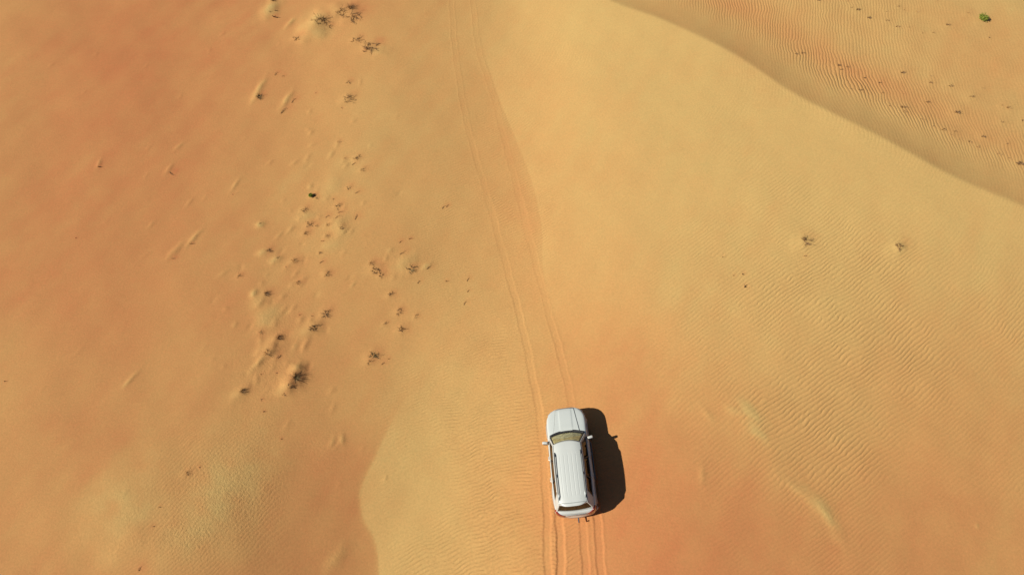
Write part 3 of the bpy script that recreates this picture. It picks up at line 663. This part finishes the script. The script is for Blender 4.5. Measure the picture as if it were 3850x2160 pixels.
    for k in range(4): b.box((0, 2.462, .655 + k * .045), (.74, .014, .012), .004)
    b.build('grille_bar', M['rim'], gr)
    def nose(u, z): # front bumper wraps round the nose
        a = u * 1.25; return (math.sin(a) * .94, 2.46 - (1 - math.cos(a)) * .52 * 1.0, z)
    b = MB(); prof = [(0, .36), (.035, .38), (.05, .45), (.045, .52), (.0, .56)]
    b.grid(lambda u, k: (lambda p, o: (p[0] * (1 + o * .7), p[1] + o * .6, p[2]))(nose(u, prof[int(k)][1]), prof[int(k)][0]), np.linspace(-1, 1, 33), range(5))
    b.build('front_bumper', M['bumper'], root, thick=.02)
    for sx in (-1, 1):
        b = MB(); b.box((sx * .70, 2.20, .86), (.30, .15, .15), .05, (0, 0, -sx * .72)); b.build('headlight', M['lens'], root)
    # rear bumper, wrap-round tail lamps, plate, tow hitch
    def tail(u, d): a = u * 1.33; return (math.sin(a) * (.945 + d), -2.36 - d + (1 - math.cos(a)) * .42)
    prof = [(.00, .38), (.045, .40), (.06, .50), (.06, .60), (.02, .64), (-.03, .645)]
    b = MB(); b.grid(lambda u, k: (*tail(u, prof[int(k)][0]), prof[int(k)][1]), np.linspace(-1, 1, 41), range(6)); rb = b.build('rear_bumper', M['bumper'], root, thick=.02, autos=60)
    b = MB()
    b.grid(lambda u, k: (*tail(u * .66, .062 + .0), .585 - k * .025), np.linspace(-1, 1, 25), (0, 1)); b.build('bumper_groove', M['trim'], rb, thick=.006)
    for sx in (-1, 1):
        b = MB()
        b.grid(lambda u, v: (lambda q: (sx * q[0], -2.377 + .27 * u ** 1.6, q[1]))(side(-2.377 + .27 * u ** 1.6, .40 + .28 * v, .014)), np.linspace(0, 1, 16), np.linspace(0, 1, 9))
        b.build('tail_light', M['red'], root, thick=.03)
        b = MB(); b.grid(lambda u, v: (lambda q: (sx * q[0], q[1], .47 + .08 * v))(tail(.52 + .22 * u, .066)), np.linspace(0, 1, 6), (0, 1)); b.build('reflector', M['red'], rb, thick=.01)
    b = MB(); b.box((0, -2.395, .83), (.50, .02, .12), .006); b.build('number_plate', M['plate'], root)
    b = MB(); b.box((0, -2.395, .93), (.9, .04, .05), .015); b.build('tailgate_handle', M['rim'], root)
    b = MB(); b.tube([(.02, -2.2, .40), (.03, -2.50, .40), (.035, -2.60, .42)], [.035, .032, .028], 10)
    b.tube([(.035, -2.60, .40), (.035, -2.60, .50)], .022, 10)
    for i in range(1, 8):
        pass
    b.lathe_x([(-.032, .001), (-.022, .022), (0, .032), (.022, .022), (.032, .001)], 14, (.035, -2.60, .52)); b.build('tow_hitch', M['steel'], root)
    # doors and handles, sill steps, arch trims
    for sx in (-1, 1):
        for y0_, y1_ in ((.02, .93), (-.93, -.02)):
            b = MB(); b.grid(lambda u, v: (lambda q: (sx * q[0], y0_ + (y1_ - y0_) * u, q[1]))(side(y0_ + (y1_ - y0_) * u, .27 + .40 * v, .009)), np.linspace(0, 1, 12), np.linspace(0, 1, 14))
            dr = b.build('door', M['paint'], root, thick=.012)
            hx, hz = side(y0_ + .14, .55, .03)
            b = MB(); b.tube([(sx * (hx - .02), y0_ + .04, hz), (sx * (hx + .02), y0_ + .07, hz), (sx * (hx + .022), y0_ + .20, hz), (sx * (hx - .02), y0_ + .23, hz)], [.014, .017, .017, .014], 8)
            b.build('handle', M['roofpaint'], dr)
        b = MB(); b.tube([(sx * .86, .93, .36), (sx * .985, .82, .36), (sx * .985, -.82, .36), (sx * .86, -.93, .36)], .045, 10); b.build('side_step', M['trim'], root)
        for wy in WY:
            b = MB()
            pts_ = []
            for k in range(19):
                a = math.pi * (k / 18) * 1.0; pts_.append((sx * .963, wy + .485 * math.cos(a), .43 + .485 * math.sin(a)))
            b.tube(pts_, .022, 6); b.build('arch_trim', M['bumper'], root)
            wh = bpy.data.objects.new('wheel', None); C.objects.link(wh); wh.parent = root; wh.location = (sx * .80, wy, WR)
            tp_ = [(-.125, .25), (-.128, .33), (-.105, .375), (-.06, .385), (.06, .385), (.105, .375), (.128, .33), (.125, .25), (.0, .24), (-.125, .25)]
            tb = MB(); tb.lathe_x(tp_, 44)
            for k in range(36):
                a = 2 * math.pi * k / 36
                for tx2 in (-.075, .0, .075):
                    c_ = ((tx2), .388 * math.cos(a + (.08 if tx2 == 0 else 0)), .388 * math.sin(a + (.08 if tx2 == 0 else 0)))
                    tb.box(c_, (.06, .045, .014), 0, (a + (.08 if tx2 == 0 else 0) - math.pi / 2, 0, 0))
            tb.build('tyre', M['rubber'], wh)
            rb_ = MB(); rb_.lathe_x([(sx * .10, .252), (sx * .085, .235), (sx * -.02, .225), (sx * -.04, .22), (sx * -.04, .001)], 40)
            for k in range(6):
                a = 2 * math.pi * k / 6; rb_.tube([(sx * .07, .04 * math.cos(a), .04 * math.sin(a)), (sx * .085, .235 * math.cos(a), .235 * math.sin(a))], [.035, .026], 8)
            rb_.lathe_x([(sx * .09, .001), (sx * .09, .05), (sx * .05, .06)], 20); rb_.build('rim', M['rim'], wh)
    # ---------------- greenhouse
    ZBELT = 1.105
    def arch(y): return float(pchip([-2.3, -1.9, -.8, .3, .85], [1.735, 1.775, 1.815, 1.79, 1.715], y))      # roof centre height
    def zedge(y): return arch(y) - .085
    def xw(y, f): # half width of the glass house
        base = float(pchip([-2.35, -1.8, -.5, .6, 1.3], [.80, .86, .885, .87, .80], y)); top = float(pchip([-2.3, -1.8, -.5, .4, .8], [.60, .635, .65, .63, .575], y))
        return base + (top - base) * (f ** 1.15)
    def yA(f): return 1.03 + (.47 - 1.03) * f
    def yR(f): return -2.20 + .13 * f
    def ydp(f): return -1.82 + .26 * f
    FB, FT = .06, .86
    def S_(y, f, off=0): return (xw(y, f) + off, y, ZBELT + (zedge(y) - ZBELT) * f)
    fs = [0, FB] + list(np.linspace(FB, FT, 8))[1:] + [.93, 1.0]
    fr = MB()
    for sx in (-1, 1):
        def colp(a, f):
            c0, c1, c2, c3 = yA(f), yA(f) - .085, ydp(f), yR(f)
            return c0 + (c1 - c0) * a if a <= 1 else (c1 + (c2 - c1) * (a - 1) if a <= 2 else c2 + (c3 - c2) * (a - 2))
        def sp_(a, f): x, y, z = S_(colp(a, f), f); return (sx * x, y, z)
        fr.grid(sp_, [0, .5, 1], fs); fr.grid(sp_, np.linspace(2, 3, 6), fs)
        mid = np.linspace(1, 2, 22); fr.grid(sp_, mid, fs[:2]); fr.grid(sp_, mid, fs[8:])
        wins = [('door', 1.03, 1.335), ('b', 1.36, 1.685), ('c', 1.71, 1.985)]
        for _, a0, a1 in wins:
            MB().grid(lambda a, f: (lambda q: (q[0] - sx * .012, q[1], q[2]))(sp_(a, f)), np.linspace(a0, a1, 9), np.linspace(FB + .02, FT - .01, 8)).build('side_window', M['glass'], root, thick=.005)
        for a0, a1 in ((1.0, 1.03), (1.335, 1.36), (1.685, 1.71), (1.985, 2.0)):
            MB().grid(lambda a, f: (lambda q: (q[0] - sx * .006, q[1], q[2]))(sp_(a, f)), (a0, a1), np.linspace(FB, FT, 8)).build('window_pillar', M['black'], root, thick=.02)
    # rear face: strips beside the glass
    def rear(u, f):
        y = yR(f) - .075 * (1 - u * u); return (u * xw(yR(f), f), y, ZBELT + (zedge(yR(f)) - ZBELT) * f)
    fr.grid(rear, np.linspace(-1, 1, 17), fs[:2]); fr.grid(rear, [-1, -.93], fs); fr.grid(rear, [.93, 1], fs); fr.grid(rear, np.linspace(-1, 1, 17), fs[8:])
    # windscreen header and lower edge
    def wsc(u, f):
        y = yA(f) + (.175 + (.11 - .175) * f) * (1 - u * u); return (u * xw(yA(f), f), y, ZBELT + .012 * (1 - f) * (1 - u * u) + (zedge(yA(1)) + .05 * (1 - u * u) - ZBELT) * f)
    fr.grid(wsc, [-1, -.965], fs); fr.grid(wsc, [.965, 1], fs); fr.grid(wsc, np.linspace(-1, 1, 17), [.95, 1.0])
    fr.build('cabin_frame', M['roofpaint'], root, thick=.022)
    f0 = MB()
    us = np.linspace(-.962, .962, 25)
    f0.grid(wsc, us, [0.0, .05]); f0.grid(wsc, us, [.90, .948]); f0.grid(wsc, [-.962, -.90], np.linspace(.05, .9, 8)); f0.grid(wsc, [.90, .962], np.linspace(.05, .9, 8))
    ws_edge = f0.build('windscreen_seal', M['black'], root, thick=.012)
    MB().grid(wsc, np.linspace(-.90, .90, 25), np.linspace(.05, .90, 10)).build('windscreen', M['wind'], root, thick=.004)
    MB().grid(lambda u, f: (lambda q: (q[0], q[1] + .004, q[2]))(rear(u, f)), np.linspace(-.93, .93, 25), np.linspace(FB, FT, 8)).build('rear_window', M['rglass'], root, thick=.004)
    # cowl and wipers
    def cowl(u, v):
        q = wsc(u * .98, 0); return (q[0], q[1] + .005 + .085 * v, ZBELT + .022 + .006 * v)
    cw = MB().grid(cowl, np.linspace(-1, 1, 25), (0, .5, 1)).build('cowl', M['black'], root, thick=.012)
    for x0_ in (-.42, .18):
        q0 = Vector(wsc(x0_ / .8, .02)) + Vector((0, .03, .03)); q1 = Vector(wsc((x0_ + .5) / .8, .09)) + Vector((0, .015, .025))
        MB().tube([q0, (q0 + q1) / 2 + Vector((0, .004, .01)), q1], .009, 6).build('wiper', M['black'], root)
    # roof
    def roof(u, v):
        yf = yA(1) + .11 * (1 - u * u); yr = -2.05 - .03 * (1 - u * u); y = yf + (yr - yf) * v
        hw_ = xw(min(y, .47), 1.0)
        q = abs(u); z = arch(y) - .085 * (q ** 3.2)
        x = u * hw_
        if -1.82 < y < .05:
            for k in (-.36, -.18, 0, .18, .36):
                d = abs(x - k); z -= .0062 * max(0, 1 - (d / .020) ** 2) * min(1, (y + 1.82) * 12, (.05 - y) * 12)
            pass
        return (x, y, z + .004)
    ux = sorted(set(np.round(np.concatenate([np.linspace(-1, 1, 41)] + [np.linspace(k / .645 - .045, k / .645 + .045, 9) for k in (-.36, -.18, 0, .18, .36)]), 4)))
    rf = MB().grid(roof, ux, np.linspace(0, 1, 60)).build('roof', M['roofpaint'], root, thick=.02, autos=60)
    # spoiler with rounded corners
    def spo(u, v):
        hw_ = .60 * (1 - .12 * v ** 3); yy = -2.058 - .03 * (1 - u * u) * (1 - v) - v * (.16 - .14 * abs(u) ** 4); return (u * hw_, yy, arch(-2.1) - .085 * abs(u) ** 3.2 - .012 * v + .004)
    MB().grid(spo, np.linspace(-1, 1, 31), np.linspace(0, 1, 7)).build('spoiler', M['roofpaint'], root, thick=.028)
    # rails
    for sx in (-1, 1):
        ry = np.linspace(.12, -1.92, 16); b = MB()
        pts_ = [(sx * (xw(y, 1) - .055), y, arch(y) - .025 + (.055 if 0 < i < 15 else 0)) for i, y in enumerate(ry)]
        b.tube(pts_, [.015] + [.024] * 14 + [.015], 8)
        for y in (.0, -.9, -1.85): b.box((sx * (xw(y, 1) - .055), y, arch(y) - .03), (.035, .12, .06), .01)
        b.build('roof_rail', M['rail'], root)
        b = MB(); b.tube([(sx * (xw(y, 1) - .012), y, arch(y) - .062) for y in np.linspace(.46, -2.0, 20)], .010, 6); b.build('roof_gutter', M['trim'], root)
    # mirrors
    for sx in (-1, 1):
        b = MB(); b.box((sx * 1.055, .81, 1.13), (.26, .13, .17), .05, (0, 0, sx * .18)); mr = b.build('mirror', M['roofpaint'], root)
        b = MB(); b.tube([(sx * .86, .86, 1.08), (sx * .96, .84, 1.09)], .028, 8); b.build('mirror_arm', M['black'], mr)
        b = MB(); b.box((sx * 1.055, .748, 1.13), (.19, .01, .12), .004, (0, 0, sx * .18)); b.build('mirror_glass', M['steel'], mr)
    # inside
    b = MB(); b.box((0, -.35, .74), (1.34, 3.08, .05)); b.build('cabin_floor', M['seat'], root)
    def dash(u, v): return (u * .66, (.49) + (.97 - .49 + .14 * (1 - u * u)) * v, 1.085 - .06 * (1 - v) ** 3)
    MB().grid(dash, np.linspace(-1, 1, 17), np.linspace(0, 1, 9)).build('dashboard', M['dash'], root, thick=.03)
    for x in (-.36, .36):
        b = MB(); b.box((x, .12, .95), (.48, .5, .14), .05); b.box((x, -.18, 1.12), (.46, .14, .52), .06, (.18, 0, 0)); b.box((x, -.25, 1.44), (.26, .09, .17), .04); b.build('seat', M['seat'], root)
    b = MB(); b.box((0, -.72, .93), (1.26, .48, .14), .05); b.box((0, -1.05, 1.13), (1.26, .14, .50), .06, (.18, 0, 0)); b.build('rear_seat', M['seat'], root)
    b = MB(); b.tube([(-.36 + .17 * math.cos(a), .50 - .04 * math.sin(a), 1.06 + .16 * math.sin(a)) for a in np.linspace(0, 6.28, 25)], .014, 6, False); b.build('steering_wheel', M['black'], root)
    return root
car = make_car()
# sit the four wheels on the sand
wp = [(lx, ly) for lx in (-.8, .8) for ly in (-1.42, 1.42)]
gz = [float(full_height(np.array([car_pt(*p)[0]]), np.array([car_pt(*p)[1]]))[0]) for p in wp]
zl = (gz[0] + gz[1]) / 2; zr = (gz[2] + gz[3]) / 2; zbk = (gz[0] + gz[2]) / 2; zf = (gz[1] + gz[3]) / 2
fwd = Vector((-math.sin(yw) * 2.84, math.cos(yw) * 2.84, zf - zbk)).normalized()
rt = Vector((math.cos(yw) * 1.6, math.sin(yw) * 1.6, zr - zl)).normalized(); up = rt.cross(fwd).normalized(); rt = fwd.cross(up)
mc = Matrix((rt * .965, fwd, up)).transposed().to_4x4(); mc.translation = Vector((CAR_X, CAR_Y, sum(gz) / 4 - .015))
car.matrix_world = mc
print('car roll', math.degrees(math.asin(rt.z)), 'pitch', math.degrees(math.asin(fwd.z)), 'at', CAR_X, CAR_Y, sum(gz) / 4)

# ------------------------------------------------------------------ plants
def plant_mat(name, c1, c2):
    m, N, L, P = new_mat(name); P.inputs['Roughness'].default_value = .9; P.inputs['Specular IOR Level'].default_value = .1
    nn = noise(N, L, node(N, 'ShaderNodeTexCoord').outputs['Object'], 14, 3, .7)
    r = node(N, 'ShaderNodeValToRGB'); L.new(nn, r.inputs[0]); e = r.color_ramp.elements
    e[0].position = .35; e[1].position = .65; e[0].color = (*c1, 1); e[1].color = (*c2, 1); L.new(r.outputs[0], P.inputs['Base Color']); return m
PM = {'brown': plant_mat('dry_brown_twigs', (.20, .11, .05), (.34, .20, .09)),
      'dark': plant_mat('dark_dead_wood', (.16, .09, .045), (.28, .17, .085)),
      'grey': plant_mat('grey_green_scrub', (.18, .14, .065), (.31, .23, .11)),
      'tan': plant_mat('bleached_grass', (.34, .20, .08), (.50, .31, .13)),
      'green': plant_mat('fresh_green_leaves', (.17, .20, .03), (.30, .35, .06))}
def stem(mb, r, p, d, ln, th_, nseg=4, bend=.35, n=3, droop=0):
    pts_ = [Vector(p)]; d = Vector(d).normalized()
    for k in range(nseg):
        d = (d + Vector((r.gauss(0, bend), r.gauss(0, bend), r.gauss(0, bend * .6) - droop)) * .5).normalized()
        q = pts_[-1] + d * ln / nseg
        if q.z < .006: q.z = .006; d.z = abs(d.z) * .3
        pts_.append(q)
    mb.tube(pts_, [th_ * (1 - .75 * k / nseg) for k in range(nseg + 1)], n, False); return pts_
def tuft(r, rad, dens=1.0, ht=.7, sx=1.0, th_=.006):
    mb = MB()
    for k in range(int(70 * dens)):
        a = r.uniform(0, 6.283); q = r.random() ** .6 * .30 * rad
        p = (q * math.cos(a) * sx, q * math.sin(a), 0); tl = r.uniform(.15, 1.15)
        d = (math.cos(a) * tl * sx, math.sin(a) * tl, ht * r.uniform(.4, 1.2))
        stem(mb, r, p, d, rad * r.uniform(.45, 1.05), th_ * r.uniform(.7, 1.5), 3, .30)
    return mb
def scrub(r, rad, dens=1.0, ht=.35, sx=1.0, th_=.008):
    mb = MB()
    for k in range(int(9 * dens) + 3):
        a = r.uniform(0, 6.283); q = r.random() ** .7 * .7 * rad
        p = Vector((q * math.cos(a) * sx, q * math.sin(a), 0)); b = r.uniform(0, 6.283)
        d = (math.cos(b), math.sin(b), ht * r.uniform(.1, 1.0))
        pts_ = stem(mb, r, p, d, rad * r.uniform(.5, 1.0), th_ * r.uniform(1.0, 1.9), 5, .6)
        for q_ in pts_[1:]:
            for _ in range(2 if dens > .5 else 1):
                b2 = b + r.uniform(-1.3, 1.3); stem(mb, r, q_, (math.cos(b2), math.sin(b2), r.uniform(-.1, ht)), rad * r.uniform(.15, .45), th_ * r.uniform(.5, .9), 3, .6)
    return mb
def stick(r, rad, angle, th_=.012, forks=2):
    mb = MB(); a = R(angle); d = Vector((math.cos(a), math.sin(a), .10)); p = -d * rad; p.z = .03
    pts_ = [p]; nseg = 6; kink = r.choice((-1, 1))
    for k in range(nseg):
        aa = a + kink * (.35 if k > 3 else -.12) + r.gauss(0, .16); pts_.append(pts_[-1] + Vector((math.cos(aa), math.sin(aa), r.uniform(-.02, .12))) * rad * 2 / nseg)
    mb.tube(pts_, [th_ * (1.2 - .1 * k) for k in range(nseg + 1)], 5)
    for _ in range(forks):
        q = r.choice(pts_[1:5]); b = a + r.choice((-1, 1)) * r.uniform(.5, 1.2); stem(mb, r, q, (math.cos(b), math.sin(b), .25), rad * r.uniform(.4, .8), th_ * .7, 3, .3, 4)
    return mb
def stub(r, rad):
    mb = MB(); th_ = max(rad * .42, .02)
    for _ in range(r.choice((2, 3))):
        a = r.uniform(0, 6.283); lean = r.uniform(.15, .7)
        stem(mb, r, (r.uniform(-.3, .3) * rad, r.uniform(-.3, .3) * rad, -.02), (math.cos(a) * lean, math.sin(a) * lean, 1), rad * r.uniform(1.4, 2.4), th_ * r.uniform(.5, .9), 3, .25, 6)
    return mb
def leafy(r, rad):
    st = MB(); lf = MB()
    for k in range(60):
        a = r.uniform(0, 6.283); tl = r.uniform(.1, 1.0)
        pts_ = stem(st, r, (.1 * rad * math.cos(a), .1 * rad * math.sin(a), 0), (math.cos(a) * tl, math.sin(a) * tl, .7), rad * r.uniform(.6, 1.1), .006, 4, .25)
        for q in pts_[1:]:
            for _ in range(7):
                c_ = q + Vector((r.gauss(0, .07), r.gauss(0, .07), r.gauss(0, .05))) * rad * 1.6; c_.z = max(c_.z, .02)
                u = Vector((r.gauss(0, 1), r.gauss(0, 1), r.gauss(0, .6))).normalized(); v = u.cross(Vector((r.gauss(0, 1), r.gauss(0, 1), r.gauss(0, 1)))).normalized()
                l = r.uniform(.03, .055) * (rad / .35) ** .5
                lf.add([c_ - u * l, c_ + v * l * .4, c_ + u * l, c_ - v * l * .4], [(0, 1, 2, 3)])
    return st, lf

marks = [(i, p[8]) for i, p in enumerate(PL) if p[8]]
ORD = ['nearest', 'second', 'third', 'fourth', 'fifth', 'sixth', 'seventh', 'eighth', 'ninth', 'tenth']
def sector(dx, dy):
    names = ['right of', 'upper right of', 'above', 'upper left of', 'left of', 'lower left of', 'below', 'lower right of']
    return names[int(round(math.degrees(math.atan2(-dy, dx)) / 45)) % 8]
rel = {}
for i, p in enumerate(PL):
    if p[7]: continue
    best = min(marks, key=lambda m_: math.hypot(spots[i][0] - spots[m_[0]][0], spots[i][1] - spots[m_[0]][1]) if (spots[i][0] > 2650) == (spots[m_[0]][0] > 2650) else 1e9)
    d = math.hypot(spots[i][0] - spots[best[0]][0], spots[i][1] - spots[best[0]][1])
    rel.setdefault((best[1], sector(spots[i][0] - spots[best[0]][0], spots[i][1] - spots[best[0]][1]), p[3], WORDS[p[5]]), []).append((d, i))
LABEL = {}
for (phrase, sec, kind, colw), lst in rel.items():
    lst.sort()
    for k, (d, i) in enumerate(lst):
        kw = {G: 'tuft', Sc: 'low shrub', St: 'thin twig', Sb: 'dry stem'}[kind]
        far_ = '' if len(lst) == 1 else (', nearest one' if k == 0 else ', ' + ORD[k] + ' out')
        LABEL[i] = '%s %s %s %s%s' % (colw, kw, sec, phrase, far_)
sp = np.array([src(*q) for q in spots]); PXw, PYw = at(sp[:, 0], sp[:, 1], full_height)
PZw = full_height(PXw, PYw)
e_ = .15
NXs = -(full_height(PXw + e_, PYw) - full_height(PXw - e_, PYw)) / (2 * e_); NYs = -(full_height(PXw, PYw + e_) - full_height(PXw, PYw - e_)) / (2 * e_)
for i, p in enumerate(PL):
    x, y, z = float(PXw[i]), float(PYw[i]), float(PZw[i]); r = random.Random(100 + i)
    depth = y * math.sin(R(TILT)) + (CAM_H - z) * math.cos(R(TILT)); rad = p[4] * depth / (F * 3850 / PW)
    kind = p[3]
    if kind == Gr:
        o = bpy.data.objects.new(kind, None); C.objects.link(o)
        st_, lf_ = leafy(r, rad * 1.1); st_.build('stem', PM['brown'], o); lf_.build('foliage', PM['green'], o, smooth=False)
    else:
        big = p[4] >= 12; th_ = .0032 + .0026 * min(rad, .6) / .3 + (.0035 if p[0] == 5 else 0)
        if kind == G: mb = tuft(r, rad * (1.1 if p[0] != 5 else .62), (.9 if big else .6) * (.75 if p[5] in ('dark', 'grey') else .4) * (.7 + p[4] / 25) * (1 if p[0] != 5 else .7), .5 if p[0] != 5 else .5, p[6] * (1 if p[0] != 5 else 1.5), th_)
        elif kind == Sc: mb = scrub(r, rad * 1.0, (.45 + p[4] / 18) * (.9 if p[5] in ('dark', 'grey') else .6), .35, p[6], th_ * 1.2)
        elif kind == St: mb = stick(r, rad, p[6], max(.010, rad * .055), 2)
        else: mb = stub(r, rad)
        o = mb.build(kind, PM[p[5]], None)
    o.location = (x, y, z - .005)
    nrm = Vector((float(NXs[i]), float(NYs[i]), 1)).normalized(); o.rotation_euler = Vector((0, 0, 1)).rotation_difference(nrm).to_euler()
    o['label'] = p[7] or LABEL[i]; o['category'] = CAT[kind]
    o['group'] = GROUP['far' if p[0] == 5 else ('right' if p[0] == 6 else 'near')]
